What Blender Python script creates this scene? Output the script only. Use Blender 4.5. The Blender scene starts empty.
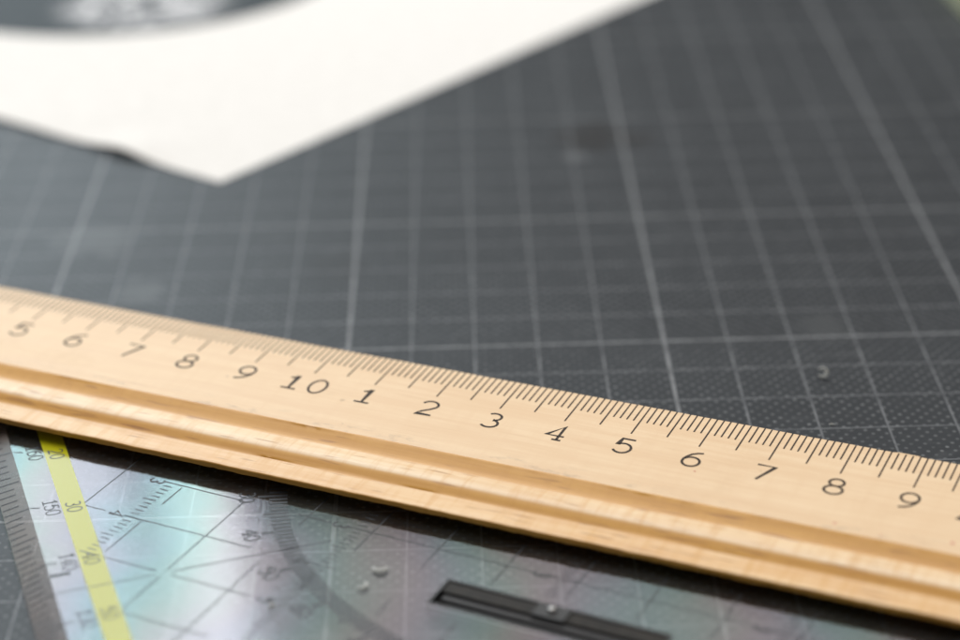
import bpy, bmesh, math, random
from mathutils import Vector, Matrix, noise, geometry
random.seed(7)
S = 0.01                      # everything is measured in centimetres and built in metres
scene = bpy.context.scene
C = scene.collection

# ------------------------------------------------------------------ camera
F_PX, YAW, PITCH, ROLL = 2194.67, 0.0071245, 0.4515797, -0.0249354
CAM = Vector((-3.1261, -31.0456, 15.5220))
fw = Vector((math.sin(YAW) * math.cos(PITCH), math.cos(YAW) * math.cos(PITCH), -math.sin(PITCH)))
rt0 = Vector((math.cos(YAW), -math.sin(YAW), 0)); up0 = rt0.cross(fw)
rt = math.cos(ROLL) * rt0 + math.sin(ROLL) * up0
up = -math.sin(ROLL) * rt0 + math.cos(ROLL) * up0
cam_d = bpy.data.cameras.new('camera'); cam = bpy.data.objects.new('camera', cam_d); C.objects.link(cam)
M = Matrix((rt, up, -fw)).transposed().to_4x4(); M.translation = CAM * S
cam.matrix_world = M
cam_d.sensor_width = 36; cam_d.lens = F_PX / 960 * 36
cam_d.clip_start = 0.01; cam_d.clip_end = 50
cam_d.dof.use_dof = True
cam_d.dof.focus_distance = 0.307
cam_d.dof.aperture_fstop = 9.7
cam_d.dof.aperture_blades = 0
scene.camera = cam

# ------------------------------------------------------------------ light: window at the back left, soft room light
world = bpy.data.worlds.new('World'); scene.world = world; world.use_nodes = True
bg = world.node_tree.nodes['Background']
bg.inputs[0].default_value = (0.95, 0.98, 1.0, 1); bg.inputs[1].default_value = 0.13

def area(name, az, el, dist, w, h, radiance, col):
    a, e = math.radians(az), math.radians(el)
    d = Vector((math.sin(a) * math.cos(e), math.cos(a) * math.cos(e), math.sin(e)))
    L = bpy.data.lights.new(name, 'AREA'); L.shape = 'RECTANGLE'; L.size = w; L.size_y = h
    L.energy = radiance * w * h * math.pi; L.color = col
    o = bpy.data.objects.new(name, L); C.objects.link(o)
    o.location = Vector((-0.07, -0.07, 0)) + d * dist
    o.rotation_euler = d.to_track_quat('Z', 'Y').to_euler()
    return o
area('window_light', -21.7, 31, 1.6, 0.565, 1.25, 5.0, (0.80, 0.93, 1.0))
area('window_side_light', -8.05, 31, 1.6, 0.072, 1.25, 6.0, (0.80, 0.93, 1.0))
area('added_fill_light', 8, 49, 1.7, 0.85, 1.10, 1.65, (1.0, 0.965, 0.965))  # added fill lamp, no known source; its reflection lifts the set square's right half
area('ceiling_light', 0, 64, 1.5, 1.6, 0.9, 4.2, (1.0, 0.955, 0.90))

scene.view_settings.view_transform = 'Standard'; scene.view_settings.look = 'None'
scene.view_settings.exposure = 0.0; scene.view_settings.gamma = 1.0
scene.view_settings.use_curve_mapping = False
scene.cycles.use_denoising = True
scene.cycles.denoiser = 'OPENIMAGEDENOISE'
scene.cycles.denoising_input_passes = 'RGB_ALBEDO_NORMAL'
scene.cycles.denoising_prefilter = 'ACCURATE'
scene.cycles.use_adaptive_sampling = False
scene.cycles.max_bounces = 12; scene.cycles.transparent_max_bounces = 24

# ------------------------------------------------------------------ helpers
def tag(o, label=None, cat=None, group=None, kind=None):
    for k, v in (('label', label), ('category', cat), ('group', group), ('kind', kind)):
        if v: o[k] = v
    return o
def empty(name, loc, rz=0):
    o = bpy.data.objects.new(name, None); C.objects.link(o)
    o.location = Vector(loc) * S; o.rotation_euler = (0, 0, rz); o.empty_display_size = 0.01
    return o
def mesh(name, verts, faces, smooth=False):
    m = bpy.data.meshes.new(name); m.from_pydata([Vector(v) * S for v in verts], [], faces); m.update()
    if smooth:
        for p in m.polygons: p.use_smooth = True
    return m
def obj(name, me, mat, parent=None, loc=None, rz=0):
    o = bpy.data.objects.new(name, me); C.objects.link(o)
    if mat is not None and len(me.materials) == 0: me.materials.append(mat)
    if parent: o.parent = parent
    if loc is not None: o.location = Vector(loc) * S
    if rz: o.rotation_euler = (0, 0, rz)
    return o
def box_data(x0, x1, y0, y1, z0, z1):
    v = [(x, y, z) for z in (z0, z1) for y in (y0, y1) for x in (x0, x1)]
    f = [(0, 2, 3, 1), (4, 5, 7, 6), (0, 1, 5, 4), (2, 6, 7, 3), (0, 4, 6, 2), (1, 3, 7, 5)]
    return v, f
class MB:
    def __init__(s): s.v = []; s.f = []
    def add(s, v, f):
        n = len(s.v); s.v += list(v); s.f += [tuple(i + n for i in q) for q in f]
    def box(s, *a): s.add(*box_data(*a))
    def line(s, p, q, w, zf):                      # flat ribbon from p to q; zf(x, y) gives its height
        s.ribbon([p, q], w, zf)
    def ribbon(s, pts, w, zf, closed=False):
        n = len(pts); L = []; R = []
        for i in range(n):
            if closed: a, b = pts[(i - 1) % n], pts[(i + 1) % n]
            else: a, b = pts[max(i - 1, 0)], pts[min(i + 1, n - 1)]
            dx, dy = b[0] - a[0], b[1] - a[1]; l = math.hypot(dx, dy) or 1
            nx, ny = -dy / l * w / 2, dx / l * w / 2
            k = 1.0
            if 0 < i < n - 1 or closed:            # mitre
                p0, p1, p2 = Vector(a), Vector(pts[i]), Vector(b)
                e1, e2 = (p1 - p0), (p2 - p1)
                if e1.length > 1e-9 and e2.length > 1e-9:
                    c = max(0.5, math.cos(e1.angle(e2) / 2)); k = 1 / c
            x, y = pts[i]
            for lst, sg in ((L, 1), (R, -1)):
                X, Y = x + sg * nx * k, y + sg * ny * k
                lst.append((X, Y, zf(X, Y)))
        m = n if closed else n - 1
        f = [(i, n + i, n + (i + 1) % n, (i + 1) % n) for i in range(m)]
        s.add(L + R, f)
    def build(s, name, mat, parent=None, smooth=False):
        return obj(name, mesh(name, s.v, s.f, smooth), mat, parent)

def arc(cx, cy, rx, ry, a0, a1, n=14):
    return [(cx + rx * math.cos(math.radians(a0 + (a1 - a0) * i / n)), cy + ry * math.sin(math.radians(a0 + (a1 - a0) * i / n))) for i in range(n + 1)]
GW = 0.60
def glyph(ch):
    """strokes of a thin draughtsman's numeral in a box GW wide and 1 high: list of (points, closed)"""
    h = GW / 2
    if ch == '0': return [(arc(h, .5, h, .5, 90, 450, 28)[:-1], True)]
    if ch == '1': return [([(.10, .80), (.24, .86), (.34, 1), (.34, 0)], False), ([(.06, .018), (.62, .018)], False)]
    if ch == '2': return [(arc(h, .72, h * .95, .28, 165, -22, 14) + [(.42, .44), (.16, .20), (.02, .018), (.60, .018)], False)]
    if ch == '3': return [(arc(h, .755, h * .85, .245, 140, -80, 14) + arc(h, .27, h * .98, .27, 82, -145, 16), False)]
    if ch == '4': return [([(.44, 0), (.44, 1), (.0, .30), (.62, .30)], False), ([(.28, .018), (.60, .018)], False)]
    if ch == '5': return [([(.56, .982), (.12, .982), (.07, .53)] + arc(h - .01, .33, h, .33, 125, -150, 18), False)]
    if ch == '6': return [([(.54, .985), (.36, .93), (.19, .80), (.07, .60), (.015, .42)] + arc(h, .31, h * .96, .31, 172, 512, 24), False)]
    if ch == '7': return [([(.0, .982), (.60, .982), (.20, 0)], False)]
    if ch == '8': return [(arc(h, .765, h * .80, .235, 0, 360, 22)[:-1], True), (arc(h, .27, h, .27, 0, 360, 24)[:-1], True)]
    if ch == '9': return [([(GW - x, 1 - y) for x, y in st], c) for st, c in glyph('6')]
    return []
def number_mesh(txt, height, stroke, adv, right=(1, 0), upv=(0, 1), z=0.0, w_scale=1.0):
    mb = MB(); n = len(txt)
    for i, ch in enumerate(txt):
        ox = (i - (n - 1) / 2) * adv
        for st, closed in glyph(ch):
            pts = []
            for x, y in st:
                u = ox + (x - GW / 2) * height * w_scale; v = (y - .5) * height
                pts.append((u * right[0] + v * upv[0], u * right[1] + v * upv[1]))
            mb.ribbon(pts, stroke, lambda x, y: z, closed)
    return mesh('numeral', mb.v, mb.f)

# ------------------------------------------------------------------ materials
def new_mat(name):
    m = bpy.data.materials.new(name); m.use_nodes = True
    nt = m.node_tree; b = nt.nodes['Principled BSDF']
    return m, nt, b
def nd(nt, typ, **kw):
    n = nt.nodes.new(typ)
    for k, v in kw.items(): setattr(n, k, v)
    return n
def math_n(nt, op, a, b=None, c=None):
    n = nd(nt, 'ShaderNodeMath', operation=op)
    for i, x in enumerate((a, b, c)):
        if x is None: continue
        if isinstance(x, (int, float)): n.inputs[i].default_value = x
        else: nt.links.new(x, n.inputs[i])
    return n.outputs[0]
def mix_c(nt, fac, a, b):
    n = nd(nt, 'ShaderNodeMix', data_type='RGBA')
    for s, x in ((0, fac), (6, a), (7, b)):
        if isinstance(x, (int, float)): n.inputs[s].default_value = x
        elif isinstance(x, tuple): n.inputs[s].default_value = (*x, 1)
        else: nt.links.new(x, n.inputs[s])
    return n.outputs[2]
def noise_n(nt, vec, scale, detail=3, rough=.55, dist=0):
    n = nd(nt, 'ShaderNodeTexNoise'); n.inputs['Scale'].default_value = scale
    n.inputs['Detail'].default_value = detail; n.inputs['Roughness'].default_value = rough; n.inputs['Distortion'].default_value = dist
    if vec is not None: nt.links.new(vec, n.inputs['Vector'])
    return n.outputs[0]
def mapping(nt, scale=(1, 1, 1), loc=(0, 0, 0), rot=(0, 0, 0)):
    tc = nd(nt, 'ShaderNodeTexCoord'); mp = nd(nt, 'ShaderNodeMapping')
    mp.inputs['Scale'].default_value = scale; mp.inputs['Location'].default_value = loc; mp.inputs['Rotation'].default_value = rot
    nt.links.new(tc.outputs['Object'], mp.inputs['Vector'])
    return mp.outputs[0]
def ramp(nt, fac, stops):
    r = nd(nt, 'ShaderNodeMapRange'); r.interpolation_type = 'SMOOTHSTEP'
    nt.links.new(fac, r.inputs[0])
    r.inputs[1].default_value, r.inputs[2].default_value, r.inputs[3].default_value, r.inputs[4].default_value = stops
    return r.outputs[0]
def simple(name, col, rough=.5, spec=.5, metal=0):
    m, nt, b = new_mat(name)
    b.inputs['Base Color'].default_value = (*col, 1); b.inputs['Roughness'].default_value = rough
    b.inputs['Specular IOR Level'].default_value = spec; b.inputs['Metallic'].default_value = metal
    return m
def speckled(name, c0, c1, scale, rough=.5, spec=.5, bump=0.0):
    m, nt, b = new_mat(name)
    v = mapping(nt, (100, 100, 100))
    f = noise_n(nt, v, scale, 4, .6)
    nt.links.new(mix_c(nt, ramp(nt, f, (.35, .65, 0, 1)), c0, c1), b.inputs['Base Color'])
    b.inputs['Roughness'].default_value = rough; b.inputs['Specular IOR Level'].default_value = spec
    if bump:
        bp = nd(nt, 'ShaderNodeBump'); bp.inputs['Strength'].default_value = bump; bp.inputs['Distance'].default_value = .0003
        nt.links.new(f, bp.inputs['Height']); nt.links.new(bp.outputs[0], b.inputs['Normal'])
    return m

def mat_surface():
    m, nt, b = new_mat('mat_vinyl')
    v = mapping(nt, (100, 100, 100))                      # centimetres
    sep = nd(nt, 'ShaderNodeSeparateXYZ'); nt.links.new(v, sep.inputs[0])
    px, py = 0.196, 0.112
    row = math_n(nt, 'FLOOR', math_n(nt, 'DIVIDE', sep.outputs[1], py))
    par = math_n(nt, 'MODULO', math_n(nt, 'ADD', row, 1000), 2)
    xs = math_n(nt, 'ADD', math_n(nt, 'DIVIDE', sep.outputs[0], px), math_n(nt, 'MULTIPLY', par, .5))
    fx = math_n(nt, 'MULTIPLY', math_n(nt, 'SUBTRACT', math_n(nt, 'FRACT', xs), .5), px)
    fy = math_n(nt, 'MULTIPLY', math_n(nt, 'SUBTRACT', math_n(nt, 'FRACT', math_n(nt, 'DIVIDE', sep.outputs[1], py)), .5), py)
    r = math_n(nt, 'SQRT', math_n(nt, 'ADD', math_n(nt, 'MULTIPLY', fx, fx), math_n(nt, 'MULTIPLY', fy, fy)))
    dot = ramp(nt, r, (.018, .038, 1, 0))
    # each dot a little different
    vor = nd(nt, 'ShaderNodeTexWhiteNoise'); vor.noise_dimensions = '2D'
    cmb = nd(nt, 'ShaderNodeCombineXYZ'); nt.links.new(math_n(nt, 'FLOOR', xs), cmb.inputs[0]); nt.links.new(row, cmb.inputs[1])
    nt.links.new(cmb.outputs[0], vor.inputs['Vector'])
    dotv = math_n(nt, 'MULTIPLY', dot, math_n(nt, 'MULTIPLY_ADD', vor.outputs['Value'], .8, .35))
    big = noise_n(nt, v, .35, 4, .6)
    fine = noise_n(nt, v, 9, 3, .6)
    base = mix_c(nt, ramp(nt, big, (.35, .7, 0, 1)), (.0125, .0155, .0190), (.0185, .0220, .0260))
    base = mix_c(nt, math_n(nt, 'MULTIPLY', ramp(nt, fine, (.5, .75, 0, 1)), .25), base, (.06, .06, .062))
    pale_amt = ramp(nt, noise_n(nt, v, 1.3, 4, .65), (.35, .68, .55, 1))  # uneven wear of the dots
    col = mix_c(nt, math_n(nt, 'MULTIPLY', dotv, pale_amt), base, (.145, .150, .155))
    # worn pale rubs and one brown smudge
    rub = noise_n(nt, mapping(nt, (60, 160, 100), rot=(0, 0, .5)), .8, 5, .65, .6)
    col = mix_c(nt, math_n(nt, 'MULTIPLY', ramp(nt, rub, (.60, .78, 0, 1)), .45), col, (.10, .105, .11))
    matte = math_n(nt, 'ADD', 0.0, .22)
    wob = math_n(nt, 'MULTIPLY', math_n(nt, 'SUBTRACT', noise_n(nt, v, 1.8, 4, .6), .5), 1.6)
    for x, y, r0, cc, am in ((-.60, 8.95, .80, (.020, .014, .009), .42), (.25, 8.8, .50, (.020, .014, .009), .36), (-.95, 8.0, .28, (.12, .125, .13), .6),
                             (-9.6, 4.6, .8, (.10, .108, .112), .6), (-8.6, 2.4, .55, (.10, .108, .112), .6), (-9.0, 1.7, .6, (.012, .013, .014), .5), (-5.2, 3.2, .7, (.012, .013, .014), .5), (2.6, .35, .5, (.06, .064, .066), .5)):
        dist = nd(nt, 'ShaderNodeVectorMath', operation='DISTANCE'); nt.links.new(v, dist.inputs[0]); dist.inputs[1].default_value = (x, y, 0)
        sm = math_n(nt, 'ADD', math_n(nt, 'DIVIDE', dist.outputs['Value'], r0), wob)
        fm = math_n(nt, 'MULTIPLY', ramp(nt, sm, (.4, 1.15, 1, 0)), am)
        col = mix_c(nt, fm, col, cc)
        if cc[2] < .01: matte = math_n(nt, 'MULTIPLY', matte, math_n(nt, 'SUBTRACT', 1, fm))
    nt.links.new(col, b.inputs['Base Color'])
    rg = math_n(nt, 'MULTIPLY_ADD', big, .12, .41)
    nt.links.new(rg, b.inputs['Roughness'])
    nt.links.new(matte, b.inputs['Specular IOR Level'])
    bp = nd(nt, 'ShaderNodeBump'); bp.inputs['Strength'].default_value = .35; bp.inputs['Distance'].default_value = .00008
    hgt = math_n(nt, 'ADD', dot, math_n(nt, 'MULTIPLY', fine, .5))
    nt.links.new(hgt, bp.inputs['Height']); nt.links.new(bp.outputs[0], b.inputs['Normal'])
    return m

def wood(name, c_lo, c_hi, c_fleck, rough, fleck_amt, spec=.5, coat=0.0, pale_sheen=None, grime=False):
    m, nt, b = new_mat(name)
    g1 = noise_n(nt, mapping(nt, (12, 100, 100)), 3.2, 5, .62, .25)          # broad figure along the ruler
    g2 = noise_n(nt, mapping(nt, (45, 1100, 1100)), 1.0, 4, .6)              # fibres
    f = math_n(nt, 'ADD', math_n(nt, 'MULTIPLY', g1, .55), math_n(nt, 'MULTIPLY', g2, .45))
    col = mix_c(nt, ramp(nt, f, (.36, .64, 0, 1)), c_lo, c_hi)
    if pale_sheen:            # pale bead and lip, amber coves: part wood tone, part sheen painted in
        at = nd(nt, 'ShaderNodeAttribute'); at.attribute_name = 'pale_amt'
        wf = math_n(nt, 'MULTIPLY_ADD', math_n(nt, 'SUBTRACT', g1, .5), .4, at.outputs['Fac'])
        col = mix_c(nt, ramp(nt, wf, (.1, .95, 0, 1)), col, mix_c(nt, ramp(nt, f, (.36, .64, 0, 1)), pale_sheen[0], pale_sheen[1]))
    # beech rays: short dark dashes along the grain
    fl = noise_n(nt, mapping(nt, (150, 1500, 1500), loc=(3, 1, 0)), 1.0, 1, .5)
    fl2 = noise_n(nt, mapping(nt, (75, 800, 800), loc=(9, 2, 0)), 1.0, 2, .5)
    flk = math_n(nt, 'MAXIMUM', math_n(nt, 'MULTIPLY', ramp(nt, fl, (.62, .74, 0, 1)), .75), ramp(nt, fl2, (.66, .76, 0, 1)))
    col = mix_c(nt, math_n(nt, 'MULTIPLY', flk, fleck_amt), col, c_fleck)
    # faint cross figure and handling dirt
    cr = noise_n(nt, mapping(nt, (650, 70, 100), rot=(0, 0, .10)), 1.0, 4, .65)
    col = mix_c(nt, math_n(nt, 'MULTIPLY', ramp(nt, cr, (.42, .72, 0, 1)), .42), col, c_lo)
    dirt = noise_n(nt, mapping(nt, (100, 100, 100)), .55, 6, .7)
    col = mix_c(nt, math_n(nt, 'MULTIPLY', ramp(nt, dirt, (.56, .8, 0, 1)), .30), col, c_fleck)
    if grime:           # pencil grime rubbed in along the moulding
        sx = nd(nt, 'ShaderNodeSeparateXYZ'); nt.links.new(mapping(nt, (100, -100, 100)), sx.inputs[0])
        gm = math_n(nt, 'MULTIPLY', ramp(nt, sx.outputs[1], (1.85, 2.2, 0, 1)), ramp(nt, noise_n(nt, mapping(nt, (260, 700, 100)), 1.0, 4, .7), (.52, .72, 0, 1)))
        col = mix_c(nt, math_n(nt, 'MULTIPLY', gm, .38), col, (.22, .17, .13))
        sp_ = ramp(nt, noise_n(nt, mapping(nt, (420, 420, 100), loc=(5, 0, 0)), 1.0, 2, .5), (.74, .80, 0, 1))
        col = mix_c(nt, math_n(nt, 'MULTIPLY', sp_, .35), col, (.25, .16, .10))
    nt.links.new(col, b.inputs['Base Color'])
    nt.links.new(math_n(nt, 'MULTIPLY_ADD', g1, .2, rough - .1), b.inputs['Roughness'])
    b.inputs['Specular IOR Level'].default_value = spec
    b.inputs['Coat Weight'].default_value = coat; b.inputs['Coat Roughness'].default_value = .27
    bp = nd(nt, 'ShaderNodeBump'); bp.inputs['Strength'].default_value = .4; bp.inputs['Distance'].default_value = .00006
    hh = math_n(nt, 'ADD', g2, math_n(nt, 'MULTIPLY', cr, .8))
    nt.links.new(hh, bp.inputs['Height']); nt.links.new(bp.outputs[0], b.inputs['Normal'])
    return m

def clear_plastic(name, tint, film=.16, rough=.09, f0=.045, extra=0.0, dustc=(.8, .8, .8)):
    """clear acrylic: straight-through light with a Fresnel gloss that carries faint interference colours"""
    m = bpy.data.materials.new(name); m.use_nodes = True
    nt = m.node_tree; nt.nodes.clear()
    out = nd(nt, 'ShaderNodeOutputMaterial')
    geo = nd(nt, 'ShaderNodeNewGeometry')
    dt = nd(nt, 'ShaderNodeVectorMath', operation='DOT_PRODUCT')
    nt.links.new(geo.outputs['Normal'], dt.inputs[0]); nt.links.new(geo.outputs['Incoming'], dt.inputs[1])
    c = math_n(nt, 'ABSOLUTE', dt.outputs['Value'])
    fr = math_n(nt, 'MULTIPLY_ADD', math_n(nt, 'POWER', math_n(nt, 'SUBTRACT', 1, c), 5), 1 - f0, f0)
    fr = math_n(nt, 'DIVIDE', math_n(nt, 'MULTIPLY', fr, 2), math_n(nt, 'ADD', fr, 1))     # two parallel faces of one sheet
    v = mapping(nt, (100, 100, 100))
    sep = nd(nt, 'ShaderNodeSeparateXYZ'); nt.links.new(v, sep.inputs[0])
    nz = noise_n(nt, v, .30, 3, .5, .4)
    t = math_n(nt, 'ADD', math_n(nt, 'MULTIPLY', sep.outputs[0], .42), math_n(nt, 'MULTIPLY', sep.outputs[1], .20))
    t = math_n(nt, 'ADD', t, math_n(nt, 'MULTIPLY', nz, 1.3))
    cmb = nd(nt, 'ShaderNodeCombineColor')
    for i, (ph, am) in enumerate(((.0, 1.5), (.40, .6), (.70, .6))):
        cs = math_n(nt, 'COSINE', math_n(nt, 'MULTIPLY', math_n(nt, 'ADD', t, ph), 2 * math.pi))
        nt.links.new(math_n(nt, 'MULTIPLY_ADD', cs, film * am, 1 - film * am), cmb.inputs[i])
    gl = nd(nt, 'ShaderNodeBsdfGlossy'); gl.inputs['Roughness'].default_value = rough
    nt.links.new(cmb.outputs[0], gl.inputs['Color'])
    tr = nd(nt, 'ShaderNodeBsdfTransparent'); tr.inputs['Color'].default_value = (*tint, 1)
    mx = nd(nt, 'ShaderNodeMixShader')
    nt.links.new(fr, mx.inputs[0]); nt.links.new(tr.outputs[0], mx.inputs[1]); nt.links.new(gl.outputs[0], mx.inputs[2])
    df = nd(nt, 'ShaderNodeBsdfDiffuse'); df.inputs['Color'].default_value = (*dustc, 1)
    dust = ramp(nt, noise_n(nt, v, 1.1, 6, .7), (.3, .75, extra * .6, extra * 1.6))
    mx2 = nd(nt, 'ShaderNodeMixShader')
    nt.links.new(dust, mx2.inputs[0]); nt.links.new(mx.outputs[0], mx2.inputs[1]); nt.links.new(df.outputs[0], mx2.inputs[2])
    nt.links.new(mx2.outputs[0], out.inputs['Surface'])
    return m

M_mat = mat_surface()
M_line = speckled('mat_line_ink', (.075, .079, .086), (.17, .175, .184), 2.2, .45, .22)
M_linebold = speckled('mat_bold_line_ink', (.12, .124, .13), (.22, .225, .233), 2.2, .45, .22)
M_face = wood('scale_face_wood', (.79, .55, .33), (.855, .63, .40), (.60, .38, .20), .5, .12, .35, grime=True)
M_wood = wood('moulded_beech', (.64, .30, .045), (.75, .385, .072), (.32, .12, .022), .46, .7, .4, .15, pale_sheen=((.82, .57, .33), (.90, .69, .45)))
M_ink = speckled('scale_ink', (.018, .010, .006), (.055, .034, .021), 9, .6, .2)
M_red = simple('red_ink', (.62, .20, .14), .6)
M_paper = speckled('white_paper', (.79, .76, .725), (.835, .805, .77), 3, .8, .2)
M_clear = clear_plastic('clear_acrylic', (.82, .81, .82), .08, extra=.016)
M_bevel = clear_plastic('ground_acrylic_bevel', (.82, .79, .78), .03, rough=.3, extra=.17, dustc=(.50, .39, .34))
M_under = bpy.data.materials.new('acrylic_underside'); M_under.use_nodes = True
_nt = M_under.node_tree; _nt.nodes.clear(); _o = _nt.nodes.new('ShaderNodeOutputMaterial'); _t = _nt.nodes.new('ShaderNodeBsdfTransparent')
_t.inputs[0].default_value = (.97, .97, .97, 1); _nt.links.new(_t.outputs[0], _o.inputs['Surface'])
M_print = simple('square_print_ink', (.032, .033, .037), .32, .25)
M_yellow = simple('yellow_print', (.43, .41, .012), .16, .35)
M_black = speckled('black_plastic', (.008, .008, .0085), (.015, .014, .013), 8, .42, .35)
M_gloss = speckled('glossy_black_plastic', (.006, .006, .007), (.012, .012, .012), 8, .25, .4)
M_ledge = speckled('brown_black_plastic', (.010, .008, .006), (.022, .017, .012), 5, .5, .15)
M_steel = simple('steel_pin', (.36, .35, .34), .45, .5, 1.0)
M_frost = simple('frosted_acrylic_edge', (.70, .71, .73), .35, .5)
M_note = speckled('yellow_green_paper', (.60, .63, .40), (.66, .68, .45), 2, .7, .2)
M_crumb = simple('pale_crumb', (.72, .72, .68), .3, .5)
_nt = M_crumb.node_tree; _mx = _nt.nodes.new('ShaderNodeMixShader'); _tp = _nt.nodes.new('ShaderNodeBsdfTransparent'); _mx.inputs[0].default_value = .45
_nt.links.new(_nt.nodes['Principled BSDF'].outputs[0], _mx.inputs[1]); _nt.links.new(_tp.outputs[0], _mx.inputs[2])
_nt.links.new(_mx.outputs[0], _nt.nodes['Material Output'].inputs['Surface'])

# ------------------------------------------------------------------ cutting mat
X0, X1, Y0, Y1 = -30.5, 30.5, -24.5, 41.5
mat_root = empty('cutting_mat', (0, 0, 0))
tag(mat_root, 'dark grey dotted cutting mat with pale square grid lying under everything', 'cutting mat')
v, f = box_data(X0, X1, Y0, Y1, -.3, 0)
obj('mat_sheet', mesh('mat_sheet', v, f), M_mat, mat_root)
def strip(x0, x1, y0, y1, z): return [(x0, y0, z), (x1, y0, z), (x1, y1, z), (x0, y1, z)], [(0, 1, 2, 3)]
def wobble_line(length, w, along_x):
    mb = MB(); n = 60; pts = []
    for i in range(n + 1):
        t = i / n * length
        pts.append((t, 0) if along_x else (0, t))
    mb.ribbon(pts, w, lambda x, y: 0)
    return mesh('grid_line', mb.v, mb.f)
GX0, GX1, GY0, GY1 = -25, 20, -20, 35
me_xt, me_xb = wobble_line(GY1 - GY0, .034, False), wobble_line(GY1 - GY0, .062, False)
me_yt, me_yb = wobble_line(GX1 - GX0, .034, True), wobble_line(GX1 - GX0, .056, True)
for i in range(GX0, GX1 + 1):
    bold = i % 5 == 0
    obj('bold_grid_line' if bold else 'grid_line', me_xb if bold else me_xt, M_linebold if bold else M_line, mat_root, (i, GY0, .004 if bold else .003))
for j in range(GY0, GY1 + 1):
    bold = j % 5 == 0
    obj('bold_grid_line' if bold else 'grid_line', me_yb if bold else me_yt, M_linebold if bold else M_line, mat_root, (GX0, j, .002 if bold else .001))

# ------------------------------------------------------------------ set square (local x = a, local y = -b)
SQ_ANG = math.radians(-27.4065)
sq = empty('set_square', (-7.1497, -6.7269, 0), SQ_ANG)
tag(sq, 'clear plastic set square with yellow band and degree scale under the wooden ruler', 'set square')
ZT, ZB = .20, .012
R2 = math.sqrt(2)
def plate():
    out_b = [(-7.5, 5), (5, -7.5), (17.5, 5)]
    out_t = [(-7.0, 5), (5, -7.0), (17.0, 5)]
    hole = [(3.44, 1.41), (6.56, 1.41), (6.56, .79), (3.44, .79)]
    mb = MB()
    ze = .07
    def face(outer, z, flip):
        loops = [[Vector((x, y, 0)) for x, y in outer], [Vector((x, y, 0)) for x, y in hole]]
        tri = geometry.tessellate_polygon(loops)
        vs = [(p.x, p.y, z) for l in loops for p in l]
        nf = []
        for t in tri:
            a, b, c = (Vector(vs[i]) for i in t)
            nz = (b - a).cross(c - a).z
            t = tuple(t)
            if (nz > 0) == flip: t = t[::-1]
            nf.append(t)
        mb.add(vs, nf)
    face(out_t, ZT, False); face(out_b, ZB, True)
    n = 3
    for i in range(3):
        j = (i + 1) % 3
        a, b = out_b[i], out_b[j]; c, d = out_t[i], out_t[j]
        mb.add([(*a, ZB), (*b, ZB), (*b, ze), (*a, ze)], [(0, 1, 2, 3)])
        mb.add([(*a, ze), (*b, ze), (*d, ZT), (*c, ZT)], [(0, 1, 2, 3)])
    for i in range(4):
        a, b = hole[i], hole[(i + 1) % 4]
        mb.add([(*a, ZB), (*b, ZB), (*b, ZT), (*a, ZT)], [(0, 1, 2, 3)])
    o = mb.build('plate', M_clear, sq)
    o.data.materials.append(M_under); o.data.materials.append(M_bevel)
    for p in o.data.polygons:
        if p.center.z < (ZB + .02) * S: p.material_index = 1
        elif .2 < p.normal.z < .99: p.material_index = 2
    return o
plate()
ZP = ZT + .0015
def zsurf(x, y):                       # print lies just under the upper surface, following the bevel on the left leg
    w = (x + y) / R2
    if w < -1.4142:
        return ZP - (-1.4142 - w) / .3536 * (ZT - .07)
    return ZP
# yellow band along the leg
mb = MB()
def ws(w, s): return ((w + s) / R2, (w - s) / R2)      # w across the leg, s along it -> local x, y
mb.add([(*ws(-.99, -6.2), ZP - .0008), (*ws(-.665, -6.2), ZP - .0008), (*ws(-.665, 6.2), ZP - .0008), (*ws(-.99, 6.2), ZP - .0008)], [(0, 1, 2, 3)])
mb.build('yellow_band', M_yellow, sq)
# centimetre grid: lines of the parallel / perpendicular net, with the gaps of the original
LW = .019
mb = MB(); zc = lambda x, y: ZP
def PL(a, b0, b1, w=LW): mb.line((a, -b0), (a, -b1), w, zc)
def QL(b, a0, a1, w=LW): mb.line((a0, -b), (a1, -b), w, zc)
PL(-2, -2.6, -1.05); PL(-1, -1.95, -1.46); PL(-1, -.97, -.12); PL(0, -2.0, -.1); PL(0, .1, .92)
PL(1, -2.6, -1.78); PL(1, -.75, 1.9); PL(2, -2.6, -1.5); PL(3, -2.6, -1.48); PL(3, -.66, -.26); PL(4, -2.6, -1.5); PL(4, -.52, .3)
PL(5, -2.6, -1.6); PL(6, -2.6, -1.5); PL(7, -2.6, -1.5); PL(8, -2.6, -1.5); PL(9, -2.6, -1.3); PL(10, -2.6, -.5)
QL(-2, -1.0, -.02); QL(-2, .85, 1.36); QL(-2, 2.0, 9.5, .016); QL(-1, -1.30, .72); QL(-1, -1.95, -1.62)
QL(0, -.95, -.12); QL(0, .12, 1.34); QL(1, .02, 1.34); QL(-1, 7.2, 9.5); QL(0, 7, 9.5)
mb.build('centimetre_net', M_print, sq)
# 45 degree ray through the star point
mb = MB()
mb.line(ws(-1.40, 0), ws(-.12, 0), LW, zc); mb.line(ws(.12, 0), ws(2.26, 0), LW, zc)
mb.build('diagonal_line', M_print, sq)
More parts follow.
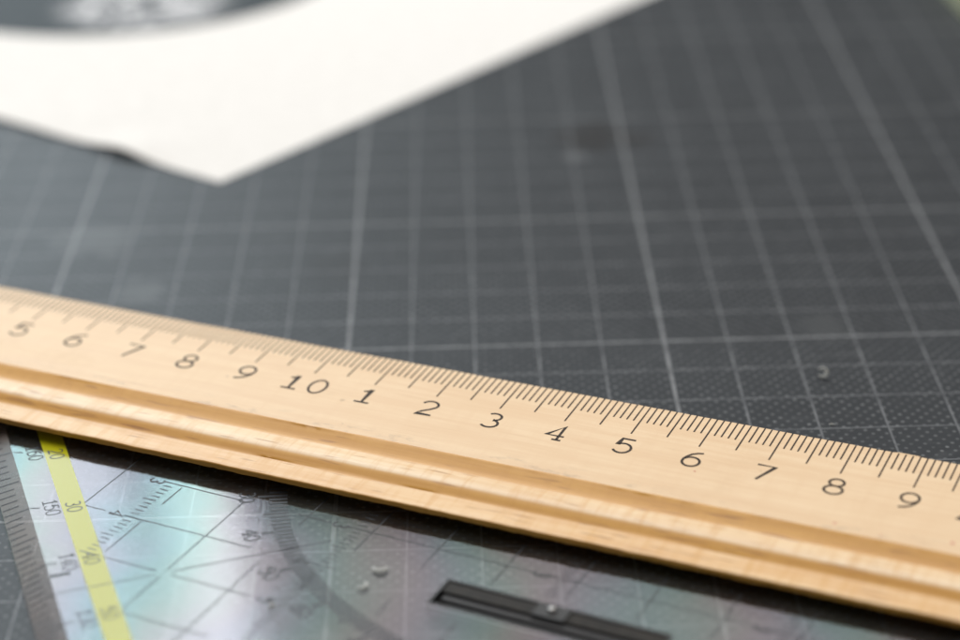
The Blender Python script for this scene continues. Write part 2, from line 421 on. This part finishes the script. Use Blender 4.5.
# millimetre rows beside the net, and their figures
for a, b0, b1 in ((-1, -2.0, 0.0), (2, -2.4, 1.6), (5, -2.4, -1.6), (8, -2.4, .6)):
    mb = MB()
    k0, k1 = round(b0 * 10), round(b1 * 10)
    for k in range(k0, k1 + 1):
        if k % 10 == 0: QLx = (-.42, 0) if a > -1 else (-.33, 0)
        elif k % 5 == 0: QLx = (-.34, -.13)
        else: QLx = (-.27, -.13)
        mb.line((a + QLx[0], -k / 10), (a + QLx[1], -k / 10), .020, zc)
    tag(mb.build('millimetre_row', M_print, sq), kind='stuff')
def put_num(txt, a, b, upv, h=.20, adv=.145, st=.020, ws_=.95, z=ZP + .0008):
    right = (upv[1], -upv[0])
    me = number_mesh(txt, h, st, adv, right, upv, 0, ws_)
    return obj('numeral', me, M_print, sq, (a, -b, z))
for txt, a, b in (('3', -1.42, -1.98), ('4', -1.42, -1.0), ('3', 1.52, -2.0), ('4', 1.50, -1.0), ('5', 1.55, 0.0), ('3', 4.50, -2.0), ('3', 7.5, -2.0), ('4', 7.5, -1.0)):
    put_num(txt, a, b, (1, 0), h=.21, st=.028)
# degree ring round the middle of the long side
OX, OB = 5.0, -5.0
mb = MB()
for dg in range(12, 169):
    t = math.radians(dg)
    if 84 < dg < 96: continue
    r0, r1 = 5.25, (5.66 if dg % 10 == 0 else 5.58 if dg % 5 == 0 else 5.50)
    if dg == 45: r1 = 5.5
    mb.line((OX - r0 * math.cos(t), -(OB + r0 * math.sin(t))), (OX - r1 * math.cos(t), -(OB + r1 * math.sin(t))), .055, zc)
mb.build('degree_ring', M_print, sq)
for dg in (30, 40, 50, 60, 70, 80, 100, 110, 120, 130):
    t = math.radians(dg); r = 5.80
    put_num(str(dg), OX - r * math.cos(t), OB + r * math.sin(t), (math.cos(t), math.sin(t)), h=.21, adv=.15, st=.028)
# degree marks on the bevel of the leg and the two rows of figures
mb = MB()
def leg_pt(dg, w):
    t = math.radians(dg); k = (5 * R2 - w) * R2 / (math.cos(t) + math.sin(t))
    return (OX - k * math.cos(t), -(OB + k * math.sin(t)))
for dg in range(12, 76):
    w1 = -1.27 if dg % 10 == 0 else -1.44 if dg % 5 == 0 else -1.53
    pts = [leg_pt(dg, -1.755 + (w1 + 1.755) * i / 4) for i in range(5)]
    if w1 > -1.41: pts = [leg_pt(dg, -1.755), leg_pt(dg, -1.415), leg_pt(dg, w1)]
    mb.ribbon(pts, .027, zsurf)
mb.line(ws(-1.41, -.43), ws(-1.14, -.43), .07, zc)
mb.build('leg_degree_marks', M_print, sq)
up_leg = (1 / R2, 1 / R2)
for dg in (20, 30, 40, 50, 60):
    x, y = leg_pt(dg, -.825); put_num(str(dg), x, -y, up_leg, h=.20, adv=.155, st=.019)
    x, y = leg_pt(dg, -1.12); put_num(str(180 - dg), x, -y, up_leg, h=.20, adv=.145, st=.019)
# handle socket: black plastic insert in the slot
sock = MB()
A0, A1, B0, B1 = 3.445, 6.555, -1.405, -.795
t_ = .035; zf = .085
sock.box(A0, A1, -B1, -B1 + t_, zf, ZT + .003); sock.box(A0, A1, -B0 - t_, -B0, zf, ZT + .003)
sock.box(A0, A0 + t_, -B1 + t_, -B0 - t_, zf, ZT + .003); sock.box(A1 - t_, A1, -B1 + t_, -B0 - t_, zf, ZT + .003)
sock.box(A0 + t_, A1 - t_, -B1 + t_, -B0 - t_, zf, zf + .012)
so = sock.build('handle_socket', M_black, sq)
led = MB(); led.box(A0 + .05, A1 - .05, 1.13, 1.36, zf + .013, ZT - .012)
led.build('socket_ledge', M_ledge, so)
rail = MB(); rail.box(A0 + .10, A1 - .10, .995, 1.085, zf + .013, ZT - .035)
rail.build('socket_rail', M_gloss, so)
rail = MB(); rail.box(A0 + .16, A1 - .16, .86, .94, zf + .013, ZT - .06)
rail.build('socket_rail', M_gloss, so)
cl = MB(); cl.box(4.76, 5.20, 1.10, 1.395, ZT - .0118, ZT + .012)
cl.build('socket_catch', M_black, so)
pm = MB()
n = 20
prof = [(.058, 0), (.058, .03), (.042, .048), (.001, .054)]
for k, (r, z) in enumerate(prof):
    for i in range(n):
        a = 2 * math.pi * i / n; pm.v.append((4.98 + r * math.cos(a), 1.26 + r * math.sin(a), ZT + .0125 + z))
for k in range(len(prof) - 1):
    for i in range(n):
        j = (i + 1) % n; pm.f.append((k * n + i, k * n + j, (k + 1) * n + j, (k + 1) * n + i))
pm.build('socket_pin', M_steel, so, True)
fe = MB()
fe.add([(A0 - .03, -B1 - .055, ZT + .002), (A1 + .03, -B1 - .055, ZT + .002), (A1, -B1, ZT - .03), (A0, -B1, ZT - .03)], [(0, 1, 2, 3)])
fe.build('slot_edge', M_frost, sq)

# ------------------------------------------------------------------ wooden ruler (local x = s - 14, local y = -v)
RU_ANG = -0.43819142
ru = empty('wooden_ruler', (-1.4279785, -3.0283556, 0), RU_ANG)
tag(ru, 'pale wooden ruler with black centimetre scale and grooved front edge', 'ruler')
TIL = .0209
def ztop(v): return .6776 - TIL * v
V1 = 2.215
S0, S1 = -2.0, 30.0
def prof_pts():
    top = [(0.0, ztop(0)), (.02, ztop(.02) + .002)]
    top += [(v, ztop(v)) for v in (.3, .6, .9, 1.2, 1.5, 1.8, 2.1)]
    top += [(V1 - .015, ztop(V1)), (V1, ztop(V1) - .003)]
    k_face = len(top) - 1
    # cove, rounded bead, hollow, lip
    bead = [(2.226, .623), (2.27, .602), (2.33, .574), (2.385, .549), (2.425, .534), (2.45, .5275), (2.475, .5255), (2.51, .5275), (2.56, .5350), (2.62, .5415), (2.67, .5440), (2.72, .5435), (2.765, .5395), (2.80, .5310),
            (2.84, .514), (2.885, .489), (2.93, .4635), (2.960, .4475), (2.980, .4400), (2.995, .4385), (3.11, .434), (3.26, .4285), (3.315, .4250), (3.340, .417), (3.350, .404)]
    low = [(3.352, .342), (3.335, .331), (3.15, .308), (2.95, .215), (2.9, .206), (1.0, .206), (.9, .22), (.35, .53), (.02, .615), (.0, .622)]
    return top + bead + low, k_face
PP, KF = prof_pts()
def ruler_body():
    n = 420; m = len(PP); vs = []
    iL = [i for i, p in enumerate(PP) if p in ((3.340, .417), (3.350, .404))]
    i02 = PP.index((2.980, .4400)); iB = PP.index((3.352, .342))
    for i in range(n + 1):
        s = S0 + (S1 - S0) * i / n
        for k, (vv, z) in enumerate(PP):
            dv = dz = 0.0
            if k == 0 or k == 1 or k >= m - 2:
                dv = .010 * noise.noise(Vector((s * 1.3, 3, 0))) + .006 * noise.noise(Vector((s * 7, 5, 0)))
            if k in (i02, i02 + 1): dv = .022 * noise.noise(Vector((s * .9, 9, 0))) + .012 * noise.noise(Vector((s * 4, 2, 0)))
            if k in iL or k == iL[0] - 1: dz = .010 * noise.noise(Vector((s * 1.6, 13, 0))) + .006 * noise.noise(Vector((s * 6, 17, 0)))
            if k in (iB, iB + 1): dz = .014 * noise.noise(Vector((s * 2.2, 23, 0))) + .012 * noise.noise(Vector((s * 9, 1, 0)))
            if k in (KF, KF - 1): dv = .010 * noise.noise(Vector((s * .8, 31, 0))) + .008 * noise.noise(Vector((s * 5, 37, 0)))
            vs.append((s - 14, -(vv + dv), z + dz))
    fs = []; mi = []
    for i in range(n):
        for k in range(m):
            k2 = (k + 1) % m
            fs.append((i * m + k, i * m + k2, (i + 1) * m + k2, (i + 1) * m + k)); mi.append(0 if k < KF - 1 else 1)
    fs.append(tuple(range(m))[::-1]); mi.append(1)
    fs.append(tuple(n * m + k for k in range(m))); mi.append(1)
    me = mesh('ruler_body', vs, fs)
    bm = bmesh.new(); bm.from_mesh(me); bmesh.ops.recalc_face_normals(bm, faces=bm.faces); bm.to_mesh(me); bm.free()
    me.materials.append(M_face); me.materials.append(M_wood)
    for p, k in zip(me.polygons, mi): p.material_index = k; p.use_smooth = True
    att = me.attributes.new('pale_amt', 'FLOAT', 'POINT')  # per-point paleness: sheen of bead and lip put into the wood colour
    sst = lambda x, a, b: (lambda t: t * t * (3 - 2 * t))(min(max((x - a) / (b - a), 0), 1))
    pale_sheen_of = [sst(v_, 2.42, 2.51) * (1 - sst(v_, 2.775, 2.87)) + .55 * sst(v_, 2.95, 2.998) * (1 - sst(v_, 3.33, 3.36)) if z_ > .37 else 0.0 for v_, z_ in PP]
    att.data.foreach_set('value', pale_sheen_of * (n + 1))
    o = obj('ruler_body', me, None, ru)
    me.set_sharp_from_angle(angle=math.radians(32))
    return o
ruler_body()
def tick_mesh(L):
    mb = MB(); w = .0235
    mb.ribbon([(0, -.004), (0, -L * .35), (0, -L * .7), (0, -L)], w, lambda x, y: ztop(-y) + .0022)
    return mesh('tick_mark', mb.v, mb.f)
T_mm, T_h, T_c = tick_mesh(.447), tick_mesh(.718), tick_mesh(.806)
for k in range(30, 250):
    me = T_c if k % 10 == 0 else T_h if k % 5 == 0 else T_mm
    obj('tick_mark', me, M_ink, ru, (k / 10 - 14, 0, 0))
def ruler_num(txt, s, v=1.155):
    me = number_mesh(txt, .390, .038, .42, (1, 0), (0, 1), 0, 1.08)
    o = obj('numeral', me, M_ink, ru, (s - 14, -v, ztop(v) + .0024))
    o.rotation_euler = (math.atan(TIL), 0, 0)
for s in range(3, 25):
    txt = str(s) if s in (10, 20) else str(s % 10)
    ruler_num(txt, s + (.03 if s in (10, 20) else .025))
def disc(r, n=9):
    return [(r * (1 + .3 * random.random()) * math.cos(2 * math.pi * i / n), r * (1 + .3 * random.random()) * math.sin(2 * math.pi * i / n), 0) for i in range(n)], [tuple(range(n))]
for s, v_, r in ((16.16, 1.45, .014), (18.27, 2.03, .018), (19.79, 1.95, .024), (18.9, 2.1, .010)):
    o = obj('ink_speck', mesh('ink_speck', *disc(r)), M_red, ru, (s - 14, -v_, ztop(v_) + .002))
# splinter standing off the scale edge
sp = MB(); sp.add([(4.52, .0, .665), (4.86, .012, .668), (4.90, .03, .672), (4.60, .028, .676), (4.5, -.01, .679), (4.84, -.01, .680)], [(0, 1, 2, 3), (3, 2, 5, 4), (0, 3, 4), (1, 5, 2)])
sp.build('splinter', M_face, ru)

# ------------------------------------------------------------------ sheet of paper with a printed picture
PC = Vector((-7.66, 7.15, 0))
a1, a2 = math.radians(50.1), math.radians(142.6)
d1 = Vector((math.cos(a1), math.sin(a1), 0)); d2 = Vector((math.cos(a2), math.sin(a2), 0))
pr = empty('paper_sheet', (0, 0, 0))
tag(pr, 'white sheet of paper with a dark round picture printed on it', 'paper')
def paper_z(p, q):
    z = .02
    z += .13 * math.exp(-((q - 2.6) / .75) ** 2) * math.exp(-(p / .9) ** 2)      # little buckle in the near edge
    z += .05 * math.exp(-((q - 5.5) / 2) ** 2) * math.exp(-(p / 2.0) ** 2)
    return z
def sheet():
    us = [29.7 * (i / 90) ** 1.6 for i in range(91)]; vs_ = [21.0 * (i / 90) ** 1.3 for i in range(91)]
    V = []; Fc = []
    for dz in (0, -.012):
        for p in us:
            for q in vs_:
                P = PC + d1 * p + d2 * q; V.append((P.x, P.y, paper_z(p, q) + dz))
    n = 91; N = n * n
    for i in range(90):
        for j in range(90):
            a = i * n + j; Fc.append((a, a + n, a + n + 1, a + 1)); Fc.append((N + a, N + a + 1, N + a + n + 1, N + a + n))
    rim = [i * n for i in range(91)] + [90 * n + j for j in range(1, 91)] + [i * n + 90 for i in range(89, -1, -1)] + [j for j in range(89, 0, -1)]
    for k in range(len(rim)):
        a, b = rim[k], rim[(k + 1) % len(rim)]; Fc.append((a, b, N + b, N + a))
    return mesh('paper', V, Fc, True)
obj('sheet', sheet(), M_paper, pr)
def picture_mat():
    m, nt, b = new_mat('printed_picture')
    v = mapping(nt, (100, 100, 100))
    n1 = noise_n(nt, v, 1.5, 3, .55, 1.6); n2 = noise_n(nt, v, 2.4, 3, .6)
    dist = nd(nt, 'ShaderNodeVectorMath', operation='DISTANCE'); nt.links.new(v, dist.inputs[0]); dist.inputs[1].default_value = (.9, -3.3, 0)
    near = ramp(nt, dist.outputs['Value'], (1.2, 2.4, 1, 0))
    blot = ramp(nt, math_n(nt, 'ADD', math_n(nt, 'MULTIPLY', n1, .7), math_n(nt, 'MULTIPLY', n2, .3)), (.44, .53, 0, 1))
    c = mix_c(nt, n2, (.010, .013, .016), (.055, .068, .076))
    c = mix_c(nt, math_n(nt, 'MULTIPLY', math_n(nt, 'MULTIPLY', blot, near), .9), c, (.66, .65, .66))
    nt.links.new(c, b.inputs['Base Color']); b.inputs['Roughness'].default_value = .6; b.inputs['Specular IOR Level'].default_value = .15
    return m
n = 96; vs = [(0, 0, 0)] + [(5.68 * math.cos(2 * math.pi * i / n), 5.68 * math.sin(2 * math.pi * i / n), 0) for i in range(n)]
obj('printed_picture', mesh('printed_picture', vs, [(0, 1 + i, 1 + (i + 1) % n) for i in range(n)]), picture_mat(), pr, (-11.33, 21.69, .026))

# ------------------------------------------------------------------ pad of notes at the far corner
pad = empty('sticky_note_pad', (8.22, 15.6, 0), math.radians(4))
tag(pad, 'pale yellow-green pad at the far right corner of the mat', 'note pad')
v, f = box_data(0, 7.6, 0, 7.6, .004, .55)
obj('pad_block', mesh('pad_block', v, f), M_note, pad)
v, f = box_data(.02, 7.62, .01, 7.61, .553, .563)
obj('top_note', mesh('top_note', v, f), M_note, pad)

# ------------------------------------------------------------------ crumbs
def crumb_mesh(R, r, a0, a1, hgt, n=16, m=7):
    V = []; Fc = []
    for i in range(n + 1):
        t = i / n; a = math.radians(a0 + (a1 - a0) * t)
        rr = r * (0.35 + .65 * math.sin(math.pi * min(max(t, .06), .94))) 
        zc_ = r + hgt * t
        for k in range(m):
            b = 2 * math.pi * k / m
            V.append(((R + rr * math.cos(b)) * math.cos(a), (R + rr * math.cos(b)) * math.sin(a), zc_ + rr * math.sin(b)))
    for i in range(n):
        for k in range(m): Fc.append((i * m + k, i * m + (k + 1) % m, (i + 1) * m + (k + 1) % m, (i + 1) * m + k))
    Fc.append(tuple(range(m))); Fc.append(tuple(n * m + k for k in range(m))[::-1])
    return mesh('crumb', V, Fc, True)
def sq_world(a, b):
    c, s = math.cos(SQ_ANG), math.sin(SQ_ANG); x, y = a, -b
    return (-7.1497 + c * x - s * y, -6.7269 + s * x + c * y)
def crumb(loc, R, r, a0, a1, rz, label, h=.0, tilt=0):
    o = obj('shaving', crumb_mesh(R, r, a0, a1, h), M_crumb, None, loc, rz)
    o.rotation_euler = (tilt, 0, rz); o.location.z += (R + r) * math.sin(tilt) * S * .9
    tag(o, label, 'shaving', 'tiny pale shavings')
crumb((2.28, -1.37, .004), .070, .030, -150, 130, .0, 'tiny pale ring-shaped shaving on the dark mat beyond the ruler', tilt=.75)
crumb((2.18, -2.93, .004), .035, .012, 0, 160, .2, 'minute white speck on the mat close to the ruler edge')
crumb((*sq_world(2.54, -1.23), ZT + .002), .085, .034, -190, 10, .0, 'small pale curled shaving on the set square, the one nearer the ruler')
crumb((*sq_world(2.51, -.77), ZT + .002), .075, .030, -140, 40, .2, 'small pale curled shaving on the set square, left of the other curl')
crumb((*sq_world(1.72, .10), ZT + .002), .028, .020, 0, 250, .2, 'tiny pale crumb on the set square beside its degree ring')
